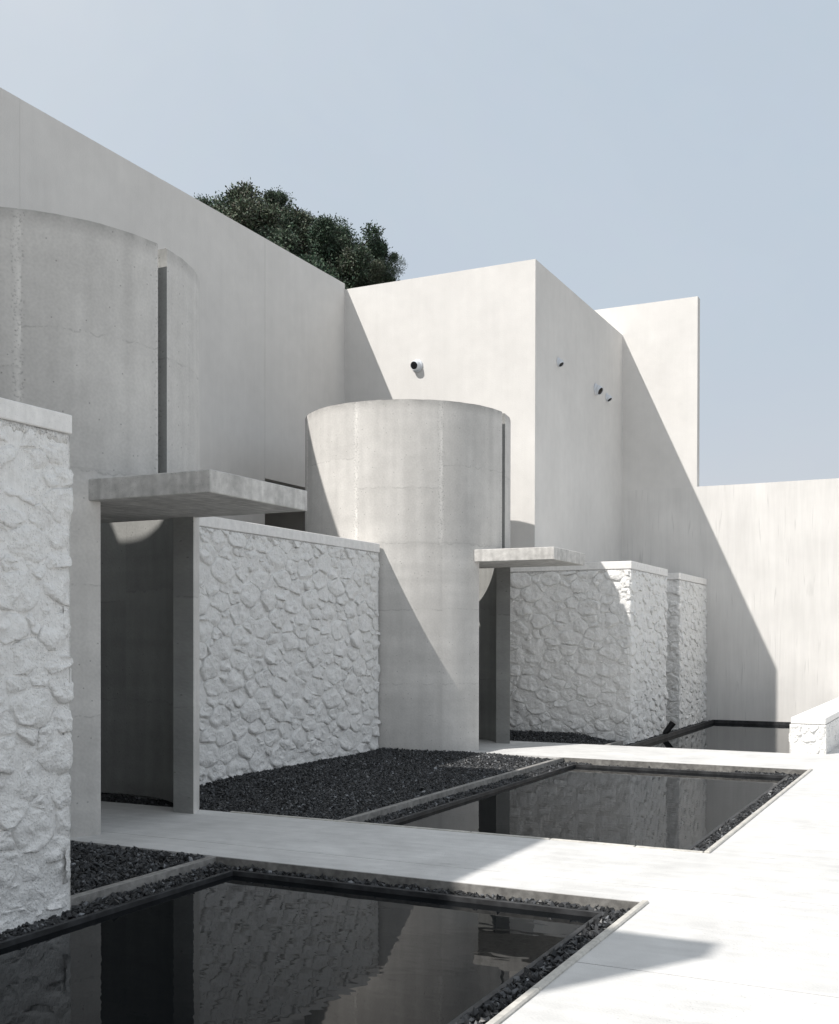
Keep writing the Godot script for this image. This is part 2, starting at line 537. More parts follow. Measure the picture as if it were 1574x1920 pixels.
# rough trowelled band under a cap: frame as for stone_face, top edge at o
func fillet(o: Vector3, fx: Vector3, w: float, sd: int, parent: Node3D) -> void:
	var fz := fx.cross(Vector3.UP)
	var noise := FastNoiseLite.new()
	noise.seed = sd
	noise.frequency = 1.0
	var v := PackedVector3Array(); var idx := PackedInt32Array()
	var n := int(w / 0.02)
	var prof := [[0.0, -0.01], [0.0, 0.026], [-0.03, 0.028], [-0.055, 0.018], [-0.075, -0.02]]
	for i in n + 1:
		var x := w * i / n
		var drop := 1.0 + 0.45 * noise.get_noise_2d(x * 9.0, 0.0) + 0.5 * noise.get_noise_2d(x * 31.0, 9.0)
		for q in prof:
			var rough: float = 0.006 * noise.get_noise_2d(x * 26.0, q[0] * 60.0) if q[0] < 0.0 else 0.0
			v.append(o + fx * x + Vector3.UP * float(q[0]) * drop + fz * (float(q[1]) + rough))
	for i in n:
		for k in 4:
			var a := i * 5 + k
			idx.append_array(PackedInt32Array([a, a + 1, a + 6, a, a + 6, a + 5]))
	part("mortar_band", smooth_mesh(v, idx), M.fillet, parent)

# ------------------------------------------------------------------ gravel
func chip_mesh(sd: int) -> ArrayMesh:
	var rng := RandomNumberGenerator.new()
	rng.seed = sd
	var p := []
	for s in [Vector3(1, 0, 0.2), Vector3(-1, 0.1, 0), Vector3(0.1, 0.75, 0), Vector3(0, -0.75, 0.1), Vector3(0, 0.15, 0.85), Vector3(0.1, 0, -0.85), Vector3(0.6, 0.5, 0.5), Vector3(-0.6, 0.45, -0.5)]:
		p.append(s * rng.randf_range(0.75, 1.1) + Vector3(rng.randf_range(-0.2, 0.2), rng.randf_range(-0.2, 0.2), rng.randf_range(-0.2, 0.2)))
	var st := begin()
	# convex hull by brute force
	for i in p.size():
		for j in range(i + 1, p.size()):
			for k in range(j + 1, p.size()):
				var n: Vector3 = (p[j] - p[i]).cross(p[k] - p[i])
				var pos := 0; var neg := 0
				for m in p.size():
					if m == i or m == j or m == k: continue
					if n.dot(p[m] - p[i]) > 1e-5: pos += 1
					elif n.dot(p[m] - p[i]) < -1e-5: neg += 1
				if pos == 0: tri(st, p[i], p[j], p[k], n)
				elif neg == 0: tri(st, p[i], p[j], p[k], -n)
	return st.commit()

var chip: ArrayMesh

# areas: rectangles [x0, x1, z0, z1]; keep(x, z) says where; level(x, z) gives the height of the bed
func gravel_bed(called: String, label: String, areas: Array, per_m2: float, size: float, sd: int, keep: Callable, level: Callable) -> void:
	var rng := RandomNumberGenerator.new()
	rng.seed = sd
	var xf: Array[Transform3D] = []
	var col := PackedColorArray()
	for a in areas:
		var count := int((a[1] - a[0]) * (a[3] - a[2]) * per_m2)
		for i in count:
			var x := rng.randf_range(a[0], a[1]); var z := rng.randf_range(a[2], a[3])
			if not keep.call(x, z): continue
			var s := size * rng.randf_range(0.55, 1.25)
			if rng.randf() < 0.05: s *= 1.5
			var b := Basis.from_euler(Vector3(rng.randf() * TAU, rng.randf() * TAU, rng.randf() * TAU))
			b = b * Basis.from_scale(Vector3(s, s * rng.randf_range(0.6, 1.0), s * rng.randf_range(0.6, 1.0)))
			xf.append(Transform3D(b, Vector3(x, level.call(x, z) + rng.randf_range(-0.4, 0.55) * size, z)))
			var t := 0.04 * pow(2.0, rng.randfn(0.0, 0.7))
			if rng.randf() < 0.03: t = rng.randf_range(0.12, 0.3)
			col.append(Color(t * 0.96, t, t * 1.06))
	var mm := MultiMesh.new()
	mm.transform_format = MultiMesh.TRANSFORM_3D
	mm.use_colors = true
	mm.mesh = chip
	mm.instance_count = xf.size()
	for i in xf.size():
		mm.set_instance_transform(i, xf[i])
		mm.set_instance_color(i, col[i])
	var o := MultiMeshInstance3D.new()
	o.name = numbered(called)
	o.multimesh = mm
	o.material_override = M.gravel
	add_child(o, true)
	tag(o, label, "gravel", "beds of black gravel", "stuff")

# ------------------------------------------------------------------ trees
func leaf_mesh(lobes: Array, count: int, leaf: float, sd: int, tone: Color) -> ArrayMesh:
	var rng := RandomNumberGenerator.new()
	rng.seed = sd
	var v := PackedVector3Array(); var n := PackedVector3Array(); var c := PackedColorArray()
	var noise := FastNoiseLite.new()
	noise.seed = sd
	noise.frequency = 0.9
	var made := 0
	while made < count:
		var l: Array = lobes[rng.randi() % lobes.size()]
		var d := Vector3(rng.randfn(), rng.randfn(), rng.randfn()).normalized()
		var rr := pow(rng.randf(), 0.38)
		var p: Vector3 = l[0] + d * rr * l[1]
		if noise.get_noise_3dv(p * 1.9) < -0.06 and rng.randf() < 0.85: continue
		# a spray of leaves round a twig end
		var twig := (d + Vector3(rng.randfn(), rng.randfn() + 0.5, rng.randfn()) * 0.5).normalized()
		var shade := rng.randf_range(0.6, 1.3)
		for k in rng.randi_range(4, 7):
			var q := p + twig * rng.randf_range(0.0, 0.22) + Vector3(rng.randfn(), rng.randfn(), rng.randfn()) * 0.05
			var dir := (twig + Vector3(rng.randfn(), rng.randfn(), rng.randfn()) * 0.8).normalized()
			var side := dir.cross(Vector3(rng.randfn(), rng.randfn(), rng.randfn())).normalized()
			var s := leaf * rng.randf_range(0.6, 1.25)
			var fn := dir.cross(side)
			var a := q; var b := q + dir * s * 0.5 + side * s * 0.26; var e := q + dir * s; var f := q + dir * s * 0.5 - side * s * 0.26
			v.append_array(PackedVector3Array([a, b, e, a, e, f]))
			var cc := Color(tone.r * shade * rng.randf_range(0.85, 1.15), tone.g * shade * rng.randf_range(0.85, 1.15), tone.b * shade)
			for m in 6:
				n.append(fn); c.append(cc)
			made += 1
	var arr := []
	arr.resize(Mesh.ARRAY_MAX)
	arr[Mesh.ARRAY_VERTEX] = v; arr[Mesh.ARRAY_NORMAL] = n; arr[Mesh.ARRAY_COLOR] = c
	var m := ArrayMesh.new()
	m.add_surface_from_arrays(Mesh.PRIMITIVE_TRIANGLES, arr)
	return m

func add_limb(st: SurfaceTool, a: Vector3, b: Vector3, r0: float, r1: float) -> void:
	var d := (b - a).normalized()
	var s := d.cross(Vector3(0.3, 0.1, 1)).normalized()
	var t := d.cross(s)
	for k in 6:
		var u0 := s * cos(TAU * k / 6) + t * sin(TAU * k / 6); var u1 := s * cos(TAU * (k + 1) / 6) + t * sin(TAU * (k + 1) / 6)
		quad(st, a + u0 * r0, a + u1 * r0, b + u1 * r1, b + u0 * r1, u0 + u1)

# kinds of crown share their meshes; each tree is placed, turned and scaled on its own
var crowns := []
func make_crowns() -> void:
	var rng := RandomNumberGenerator.new()
	rng.seed = 90
	var tones := [Color(0.066, 0.098, 0.07), Color(0.082, 0.11, 0.08), Color(0.115, 0.135, 0.1)]
	for k in 3:
		var lobes := []
		var st := begin()
		add_limb(st, Vector3(0, -2.4, 0), Vector3(0.05, -0.6, 0), 0.14, 0.1)
		for i in 9 + k:
			var a := rng.randf() * TAU
			var q := Vector3(cos(a) * rng.randf_range(0.35, 1.15), rng.randf_range(-1.0, 1.05), sin(a) * rng.randf_range(0.35, 1.15))
			if i == 0: q = Vector3(0.1, 1.1, 0)
			var r := rng.randf_range(0.42, 0.8) * (0.75 if q.y > 0.7 else 1.0)
			lobes.append([q, r])
			add_limb(st, Vector3(0.05, -0.7, 0), q, 0.06, 0.015)
		for i in 7:   # loose sprays that break the outline
			var d := Vector3(rng.randfn(), absf(rng.randfn()) + 0.2, rng.randfn()).normalized()
			lobes.append([d * rng.randf_range(1.35, 1.75), 0.2])
			add_limb(st, d * 0.5, d * 1.6, 0.03, 0.01)
		crowns.append([leaf_mesh(lobes, 30000, 0.085, 200 + k, tones[k]), st.commit()])

func tree(at: Vector3, k: int, s: Vector3, turn: float, label: String) -> void:
	var t := thing("hill_tree", at, label, "tree", "trees on the hill behind the wall")
	t.rotation.y = turn
	t.scale = s
	part("crown", crowns[k][0], M.leaf, t)
	part("trunk", crowns[k][1], M.bark, t)

# ------------------------------------------------------------------ fittings
func ball_camera(at: Vector3, out: Vector3, aim: Vector3, s: float, label: String) -> void:
	var t := thing("security_camera", at, label, "camera", "small ball cameras on the tall block")
	# base plate against the wall, then a tapering round housing that ends in a dark glass face
	t.add_child(lathe_part("base", [[0.0, 0.0], [0.08, 0.0], [0.084, 0.006], [0.08, 0.02], [0.066, 0.03], [0.0, 0.03]], out, Vector3.ZERO, s, M.housing), true)
	var o := out * 0.02 * s
	t.add_child(lathe_part("housing", [[0.0, -0.02], [0.05, -0.015], [0.064, 0.005], [0.067, 0.03], [0.063, 0.052], [0.057, 0.068], [0.054, 0.073], [0.05, 0.066], [0.0, 0.066]], aim, o, s, M.housing), true)
	t.add_child(lathe_part("lens", [[0.0, 0.0765], [0.035, 0.075], [0.0495, 0.069], [0.0505, 0.0665]], aim, o, s, M.lens), true)

func lathe_part(called: String, prof: Array, axis: Vector3, at: Vector3, s: float, mat: Material) -> MeshInstance3D:
	axis = axis.normalized()
	var u := axis.cross(Vector3(0.21, 1, 0.13)).normalized()
	var w := axis.cross(u)
	var st := begin()
	var n := 24
	for i in prof.size() - 1:
		for k in n:
			var d0 := u * cos(TAU * k / n) + w * sin(TAU * k / n)
			var d1 := u * cos(TAU * (k + 1) / n) + w * sin(TAU * (k + 1) / n)
			var a: Array = prof[i]; var b: Array = prof[i + 1]
			var out: Vector3 = (d0 + d1) * (b[1] - a[1]) - axis * (b[0] - a[0]) * 2.0
			quad(st, (d0 * a[0] + axis * a[1]) * s + at, (d1 * a[0] + axis * a[1]) * s + at, (d1 * b[0] + axis * b[1]) * s + at, (d0 * b[0] + axis * b[1]) * s + at, out)
	var o := MeshInstance3D.new()
	o.name = called
	o.mesh = st.commit()
	o.material_override = mat
	return o

# ------------------------------------------------------------------ the place
func _ready() -> void:
	var cam := Camera3D.new()
	cam.name = "camera"
	cam.projection = Camera3D.PROJECTION_FRUSTUM
	cam.keep_aspect = Camera3D.KEEP_HEIGHT
	cam.near = 0.1
	cam.far = 1500.0
	cam.size = 0.1 * 1920.0 / 2088.44
	cam.frustum_offset = Vector2(0.1 * 3.32 / 2088.44, 0.1 * 259.165 / 2088.44)
	cam.transform = Transform3D(Basis(Vector3(0.89536, 0.00175, -0.44534), Vector3(-0.00567, 0.99996, -0.00747), Vector3(0.44531, 0.00921, 0.89533)).orthonormalized(), Vector3(0, 1.6, 0))
	add_child(cam)
	cam.current = true

	var env := Environment.new()
	env.background_mode = Environment.BG_SKY
	env.tonemap_mode = Environment.TONE_MAPPER_LINEAR
	env.tonemap_exposure = 1.0
	env.sdfgi_enabled = true
	env.ssao_enabled = true
	env.ssil_enabled = true
	var sky := Sky.new()
	sky.sky_material = make_sky()
	env.sky = sky
	var we := WorldEnvironment.new()
	we.name = "environment"
	we.environment = env
	add_child(we)

	var sun := DirectionalLight3D.new()
	sun.name = "sun"
	sun.light_energy = 1.55
	sun.light_color = Color(1.0, 0.98, 0.955)
	sun.light_angular_distance = 0.5
	sun.shadow_enabled = true
	add_child(sun)
	sun.look_at_from_position(Vector3.ZERO, Vector3(0.452, -1.0, -0.748), Vector3.UP)

	make_materials()
	chip = chip_mesh(5)

	# --- ground, paving, water
	var st := begin()
	quad(st, Vector3(-450, -0.4, -450), Vector3(450, -0.4, -450), Vector3(450, -0.4, 450), Vector3(-450, -0.4, 450), Vector3.UP)
	var ground := part("ground", st.commit(), M.earth, self)
	tag(ground, "bare ground that carries the courtyard", "", "", "structure")

	var pave := thing("pavement", Vector3.ZERO, "white smooth concrete paving round the dark pools", "", "", "structure")
	# [x0, x1, z0, z1]: rows of slabs parted by narrow joints at z = -7.13, -5.3, -1.2 ...
	var g := 0.0045
	var xr := -1.785
	for a in [
		[xr, 3.0, -5.3 + g, -1.2], [3.006, 12.0, -5.3 + g, -1.2], [xr, 3.0, -7.13 + g, -5.3 - g], [3.006, 12.0, -7.13 + g, -5.3 - g],
		[-9.3, xr, -7.13 + g, -6.70], [-9.3, xr, -8.46, -7.13 - g], [xr, 3.0, -12.2, -7.13 - g], [3.006, 12.0, -12.2, -7.13 - g],
		[xr, 3.0, -16.5, -12.2 - g], [3.006, 12.0, -16.5, -12.2 - g], [-9.3, xr, -16.5, -14.52], [-2.298, 3.0, -23.3, -16.5 - g], [3.006, 12.0, -23.3, -16.5 - g],
		[xr, 3.0, 6.0, 12.0], [xr, 3.0, -1.2 + g, 6.0], [3.006, 12.0, -1.2 + g, 12.0], [-9.3, xr, -0.64, 0.56], [-5.1, xr, 0.56, 12.0]]:
		part("paving_slab", box(Vector3(a[0], -0.3, a[2]), Vector3(a[1], 0, a[3])), M.paving, pave)
	# cast edge faces that show towards the pools
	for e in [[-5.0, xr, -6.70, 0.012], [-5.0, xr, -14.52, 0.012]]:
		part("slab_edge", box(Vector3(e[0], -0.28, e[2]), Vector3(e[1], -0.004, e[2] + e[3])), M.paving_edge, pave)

	for w in [[-4.76, -2.01, -6.58, -1.0, "black still water of the nearest reflecting pool"], [-4.76, -2.01, -14.29, -8.7, "black still water of the middle reflecting pool"], [-4.76, -2.3, -23.25, -16.7, "black still water of the farthest pool by the tall wall"]]:
		st = begin()
		quad(st, Vector3(w[0], -0.095, w[2]), Vector3(w[1], -0.095, w[2]), Vector3(w[1], -0.095, w[3]), Vector3(w[0], -0.095, w[3]), Vector3.UP)
		tag(part("water", st.commit(), M.water, self), w[4], "", "", "structure")
	pool([-4.745, -2.025, -6.565, -1.0], "nearest", Vector3(-3.4, -0.12, -3.8))
	pool([-4.745, -2.025, -14.275, -8.7], "middle", Vector3(-3.4, -0.12, -11.5))
	pool([-4.74, -2.3, -23.22, -16.75], "farthest", Vector3(-3.5, -0.12, -20.0))

	# --- tall walls
	build_walls()

	# --- towers
	var shell := tower_shell()
	var names := ["round raw concrete tower at the left edge with its canopy in shade", "round raw concrete tower in the middle, half in sun, with a sunlit canopy"]
	for k in 2:
		var zc := -7.616 - 7.82 * k
		var t := thing("concrete_tower", Vector3(-7.853, 0, zc), names[k], "tower", "round towers with a slot and a canopy over the door")
		part("tower_wall", shell[0], M.tower, t, Vector3(0, -0.004, 0))
		part("inner_face", shell[1], M.tower_in_shaded, t, Vector3(0, -0.004, 0))
		part("canopy", box(Vector3(0.32, 2.725, -0.69), Vector3(2.643, 2.903, 0.70), 0.007), M.concrete, t)

	# --- rubble walls
	build_stone_walls()

	# --- kerbs between the gravel beds and the pools
	for c in [[-5.045, -4.985, -6.70, -5.0, "short grey concrete kerb beside the nearest pool"], [-5.045, -4.985, -14.52, -8.46, "long grey concrete kerb between the wide gravel bed and the middle pool"], [-5.045, -4.985, -17.42, -16.5, "short grey concrete kerb in front of the sunlit stone block"]]:
		var t := thing("concrete_kerb", Vector3(c[0], 0, c[2]), c[4], "kerb", "concrete kerbs along the pools")
		part("kerb_bar", box(Vector3(0, -0.3, 0.002), Vector3(c[1] - c[0], -0.003, c[3] - c[2] - 0.002), 0.005), M.kerb, t)

	build_gravel()
	build_edging()

	# --- fittings
	ball_camera(Vector3(-8.97, 6.537, -18.0), Vector3(0, 0, 1), Vector3(-0.1, -0.2, 1.0), 1.35, "white ball camera with a black face on the sunlit front wall")
	ball_camera(Vector3(-6.717, 6.622, -19.181), Vector3(1, 0, 0), Vector3(0.75, -0.9, 0.2), 1.0, "upper left ball camera on the shaded side wall, nearest the corner")
	ball_camera(Vector3(-6.717, 6.582, -21.411), Vector3(1, 0, 0), Vector3(1.0, -0.62, 0.25), 1.4, "largest of the ball cameras on the shaded side wall")
	ball_camera(Vector3(-6.717, 6.572, -22.169), Vector3(1, 0, 0), Vector3(0.75, -0.95, 0.12), 1.05, "ball camera on the shaded side wall nearest the inner corner")
	var sp := thing("pool_spotlight", Vector3(-4.79, -0.1, -19.38), "small black spotlight tilted upward at the rim of the farthest pool", "spotlight")
	sp.add_child(lathe_part("spotlight_body", [[0.0, -0.02], [0.035, -0.015], [0.05, 0.03], [0.055, 0.2], [0.058, 0.25], [0.05, 0.255], [0.046, 0.235], [0.0, 0.235]], Vector3(0.62, 0.9, -0.25), Vector3(-0.02, 0.06, 0), 1.0, M.black), true)
	part("spotlight_bracket", box(Vector3(-0.03, -0.05, -0.03), Vector3(0.03, 0.08, 0.03), 0.006), M.black, sp)

	build_hill()

func make_sky() -> PanoramaSkyMaterial:
	var w := 1024; var h := 512
	var sun_dir := Vector3(-0.452, 1.0, 0.748).normalized()
	var n := FastNoiseLite.new()
	n.seed = 4
	n.frequency = 0.8
	n.fractal_octaves = 3
	n.domain_warp_enabled = true
	n.domain_warp_amplitude = 0.5
	n.domain_warp_frequency = 0.8
	var out := PackedByteArray()
	out.resize(w * h * 3)
	var j := 0
	for y in h:
		var el := (0.5 - (y + 0.5) / h) * PI
		var t := clampf(el / 0.75, 0.0, 1.0)
		var low := Color8(207, 211, 217)
		var mid := Color8(193, 205, 218)
		var top := Color8(185, 199, 214)
		var c: Color = low.lerp(mid, smoothstep(0.0, 0.4, t)).lerp(top, smoothstep(0.35, 1.0, t))
		if el < 0.0: c = Color8(188, 189, 190).lerp(low, exp(el * 30.0))
		for x in w:
			var az := (x + 0.5) / w * TAU
			var d := Vector3(cos(el) * sin(az), sin(el) * 2.2, cos(el) * cos(az))
			var k := 0.0
			if el > 0.0:
				# thin haze: paler towards the sun, as hazy air is, and in soft drifts
				var toward := Vector3(cos(el) * sin(az), sin(el), -cos(el) * cos(az)).dot(sun_dir)
				k = clampf(0.06 + smoothstep(-0.15, 0.55, toward) * 0.92 + 0.4 * n.get_noise_3dv(d), 0.0, 1.0)
			var q := c.lerp(Color8(221, 226, 232), k)
			out[j] = int(q.r8); out[j + 1] = int(q.g8); out[j + 2] = int(q.b8)
			j += 3
	var m := PanoramaSkyMaterial.new()
	m.panorama = ImageTexture.create_from_image(Image.create_from_data(w, h, false, Image.FORMAT_RGB8, out))
	return m

# black steel tray: four rims, their outer gravel ledge and a dark floor
func pool(a: Array, which: String, at: Vector3) -> void:
	var t := thing("pool_basin", at, "black steel basin of the %s pool" % which, "pool", "dark rectangular pools")
	var y0 := -0.3 - at.y; var y1 := -0.06 - at.y
	if which == "farthest": y1 = -0.03 - at.y
	var x0: float = a[0] - at.x; var x1: float = a[1] - at.x; var z0: float = a[2] - at.z; var z1: float = a[3] - at.z
	var k := 0.035
	part("rim", box(Vector3(x0 - k, y0, z0 - k), Vector3(x1 + k, y1, z0), 0.003), M.rim, t)
	part("rim", box(Vector3(x0 - k, y0, z1), Vector3(x1 + k, y1, z1 + k), 0.003), M.rim, t)
	part("rim", box(Vector3(x0 - k, y0, z0 + 0.001), Vector3(x0, y1 - 0.0005, z1 - 0.001), 0.003), M.rim, t)
	part("rim", box(Vector3(x1, y0, z0 + 0.001), Vector3(x1 + k, y1 - 0.0005, z1 - 0.001), 0.003), M.rim, t)
	part("basin_floor", box(Vector3(x0, y0, z0), Vector3(x1, y0 + 0.04, z1)), M.basin, t)

func build_walls() -> void:
	var xL := -10.485; var xb := -6.717; var zb := -18.0; var zf := -23.313
	# the long wall: its face at x = xL, with a dark low opening near the far corner
	var lw := thing("long_wall", Vector3(xL, 0, -18.0), "very tall pale rendered wall running along the left side", "wall")
	var Hl := 8.229
	var joints := [2.61, 5.2, 7.9, 10.4, 13.4, 18.0]
	for k in 5:
		part("wall_panel", box(Vector3(-0.5, -0.3, joints[k]), Vector3([0.0, 0.0035, 0.001, 0.004, 0.0][k], Hl - [0.0, 0.004, 0.001, 0.003, 0.0][k], joints[k + 1])), M.plaster, lw)
	part("wall_panel", box(Vector3(-0.5, 4.27, 0.0), Vector3(0.004, Hl - 0.003, 2.61)), M.plaster, lw)
	part("recess", box(Vector3(-2.6, -0.3, 0.0), Vector3(-2.4, 4.27, 2.61)), M.plaster, lw)
	part("recess", box(Vector3(-2.4, -0.3, 2.61), Vector3(-0.5, 4.27, 2.8)), M.plaster, lw)
	part("recess", box(Vector3(-2.6, 4.27, 0.0), Vector3(-0.5, 4.5, 2.8)), M.plaster, lw)
	# the block that closes the court: front face at z = zb, side face at x = xb
	var bl := thing("tall_block", Vector3(xb, 0, zb), "tall white rendered block whose front is sunlit above the middle tower", "building")
	part("front_wall", box(Vector3(xL - 2.6 - xb, -0.3, -0.4), Vector3(-0.4, 8.12, 0)), M.plaster, bl)
	part("side_wall", box(Vector3(-0.4, -0.3, zf - zb), Vector3(0, 8.12, 0)), M.plaster, bl)
	part("roof", box(Vector3(xL - 2.6 - xb, 7.6, zf - zb), Vector3(-0.4, 7.9, -0.4)), M.plaster, bl)
	# fin wall behind it and the lower wall that runs on to the right
	var fin := thing("fin_wall", Vector3(-5.127, 0, zf), "slim tall white wall rising behind the block, cut by a diagonal shadow", "wall")
	part("wall_panel", box(Vector3(-3.4, 4.794, -0.22), Vector3(0, 8.736, 0)), M.plaster, fin)
	part("wall_panel", box(Vector3(-3.4, -0.3, -0.22), Vector3(0, 4.794, 0)), M.streaked, fin)
	var lo := thing("low_wall", Vector3(-5.127, 0, zf), "lower sunlit white concrete wall with faint vertical streaks at the right", "wall")
	var seams := [0.0, 0.32, 1.62, 2.92, 4.22, 5.52, 8.1, 10.7, 17.0]
	for k in 8:
		part("wall_panel", box(Vector3(seams[k], -0.3, -0.22), Vector3(seams[k + 1], 4.794 - [0.0, 0.003, 0.0, 0.004][k % 4], [0.0, 0.003, 0.0005, 0.0035][k % 4])), M.streaked, lo)
	# the matching block and fin beside the viewer, whose shadows lie on the paving
	var b0 := thing("near_block", Vector3(xb, 0, 0.565), "matching tall white block at the near end of the court", "building")
	part("side_wall", box(Vector3(-0.4, -0.3, -5.45), Vector3(0, 8.12, 0)), M.plaster, b0)
	part("front_wall", box(Vector3(xL - xb, -0.3, -5.45), Vector3(-0.4, 8.12, -5.05)), M.plaster, b0)
	part("roof", box(Vector3(xL - xb, 7.6, -5.05), Vector3(-0.4, 7.9, 0)), M.plaster, b0)
	var f0 := thing("near_fin_wall", Vector3(-5.127, 0, 0.565), "matching slim tall white wall at the near end of the court", "wall")
	part("wall_panel", box(Vector3(-6.0, -0.3, 0), Vector3(0, 8.736, 0.28)), M.plaster, f0)

func build_stone_walls() -> void:
	# near left wall: +x face at x = -4.9, far end at z = -5.12
	var w1 := thing("stone_wall", Vector3(-4.925, 0, -5.098), "white painted rubble stone wall cut by the left edge, closest to the viewer", "wall", "white rubble stone walls")
	part("core", box(Vector3(-1.0, -0.3, 0.004), Vector3(-0.004, 2.84, 1.9)), M.mortar, w1)
	stone_face(Vector3(0, -0.12, 1.9), Vector3(0, 0, -1), 1.9, 2.955, 0.27, 31, w1, 0.031, 0.003)
	stone_face(Vector3(0, -0.12, 0), Vector3(-1, 0, 0), 1.0, 2.955, 0.3, 22, w1)
	fillet(Vector3(0, 2.8405, 1.9), Vector3(0, 0, -1), 1.9, 61, w1)
	wall_cap(Vector3(-1.03, 2.842, -0.022), Vector3(0.042, 2.957, 1.9), w1)
	# wall between the towers: +x face at x = -7.51
	var w2 := thing("stone_wall", Vector3(-7.53, 0, -13.83), "wide white painted rubble stone wall between the two towers", "wall", "white rubble stone walls")
	part("core", box(Vector3(-0.5, -0.3, 0.0), Vector3(-0.004, 2.83, 4.75)), M.mortar, w2)
	stone_face(Vector3(0, -0.1, 4.75), Vector3(0, 0, -1), 4.75, 2.93, 0.29, 23, w2, 0.043, 0.005)
	fillet(Vector3(0, 2.8305, 4.75), Vector3(0, 0, -1), 4.75, 62, w2)
	wall_cap(Vector3(-0.53, 2.832, -0.02), Vector3(0.042, 2.957, 4.75), w2)
	# stone block in front of the tall block: near face z = -17.5, side face x = -4.9
	var w3 := thing("stone_block", Vector3(-4.92, 0, -17.52), "white painted rubble stone block right of the middle tower, sun on its upper corner", "wall", "white rubble stone walls")
	part("core", box(Vector3(-2.35, -0.3, -0.49), Vector3(-0.004, 2.745, -0.004)), M.mortar, w3)
	part("core", box(Vector3(-1.81, -0.3, -2.31), Vector3(-0.004, 2.745, -0.49)), M.mortar, w3)
	stone_face(Vector3(-2.35, -0.15, 0), Vector3(1, 0, 0), 2.35, 2.89, 0.29, 24, w3, 0.041, 0.006)
	stone_face(Vector3(0, -0.15, 0), Vector3(0, 0, -1), 2.31, 2.89, 0.26, 25, w3, 0.04, 0.005)
	fillet(Vector3(-2.35, 2.7455, 0), Vector3(1, 0, 0), 2.35, 63, w3)
	fillet(Vector3(0, 2.7455, 0), Vector3(0, 0, -1), 2.31, 64, w3)
	part("cap", box(Vector3(-2.35, 2.747, -0.49), Vector3(0.04, 2.872, 0.04), 0.006), M.cap, w3)
	part("cap", box(Vector3(-1.81, 2.747, -2.335), Vector3(0.04, 2.8715, -0.491), 0.004), M.cap, w3)
	# pier against the far wall: near face z = -20.74, side face x = -4.93
	var w4 := thing("stone_pier", Vector3(-4.95, 0, -21.0), "white rubble stone pier between the stone block and the far wall", "wall", "white rubble stone walls")
	part("core", box(Vector3(-1.75, -0.3, -2.31), Vector3(-0.004, 2.745, -0.004)), M.mortar, w4)
	stone_face(Vector3(-1.75, -0.15, 0), Vector3(1, 0, 0), 1.75, 2.89, 0.28, 26, w4, 0.036)
	stone_face(Vector3(0, -0.15, 0), Vector3(0, 0, -1), 2.3, 2.89, 0.25, 27, w4, 0.036, 0.007)
	wall_cap(Vector3(-1.75, 2.747, -2.3), Vector3(0.038, 2.872, 0.038), w4)
	# low stone bench wall at the right
	var w5 := thing("stone_bench", Vector3(-2.298, 0, -16.616), "low white stone bench wall with a smooth top at the right edge", "bench")
	part("core", box(Vector3(0.004, -0.3, -6.69), Vector3(0.442, 0.415, -0.004)), M.mortar, w5)
	stone_face(Vector3(0, -0.01, 0), Vector3(1, 0, 0), 0.446, 0.42, 0.17, 28, w5, 0.026, 0.005)
	stone_face(Vector3(0.446, -0.01, 0), Vector3(0, 0, -1), 6.69, 0.42, 0.22, 29, w5, 0.022, 0.005)
	stone_face(Vector3(0, -0.13, -6.69), Vector3(0, 0, 1), 6.69, 0.54, 0.24, 30, w5, 0.022, 0.005)
	wall_cap(Vector3(-0.008, 0.417, -6.69), Vector3(0.462, 0.506, 0.018), w5)

func tower_keep(x: float, z: float) -> bool:
	for zc in [-7.616, -15.436]:
		var d := Vector2(x + 7.853, z - zc).length()
		if d > R - T - 0.01 and d < R + 0.01: return false
	return true

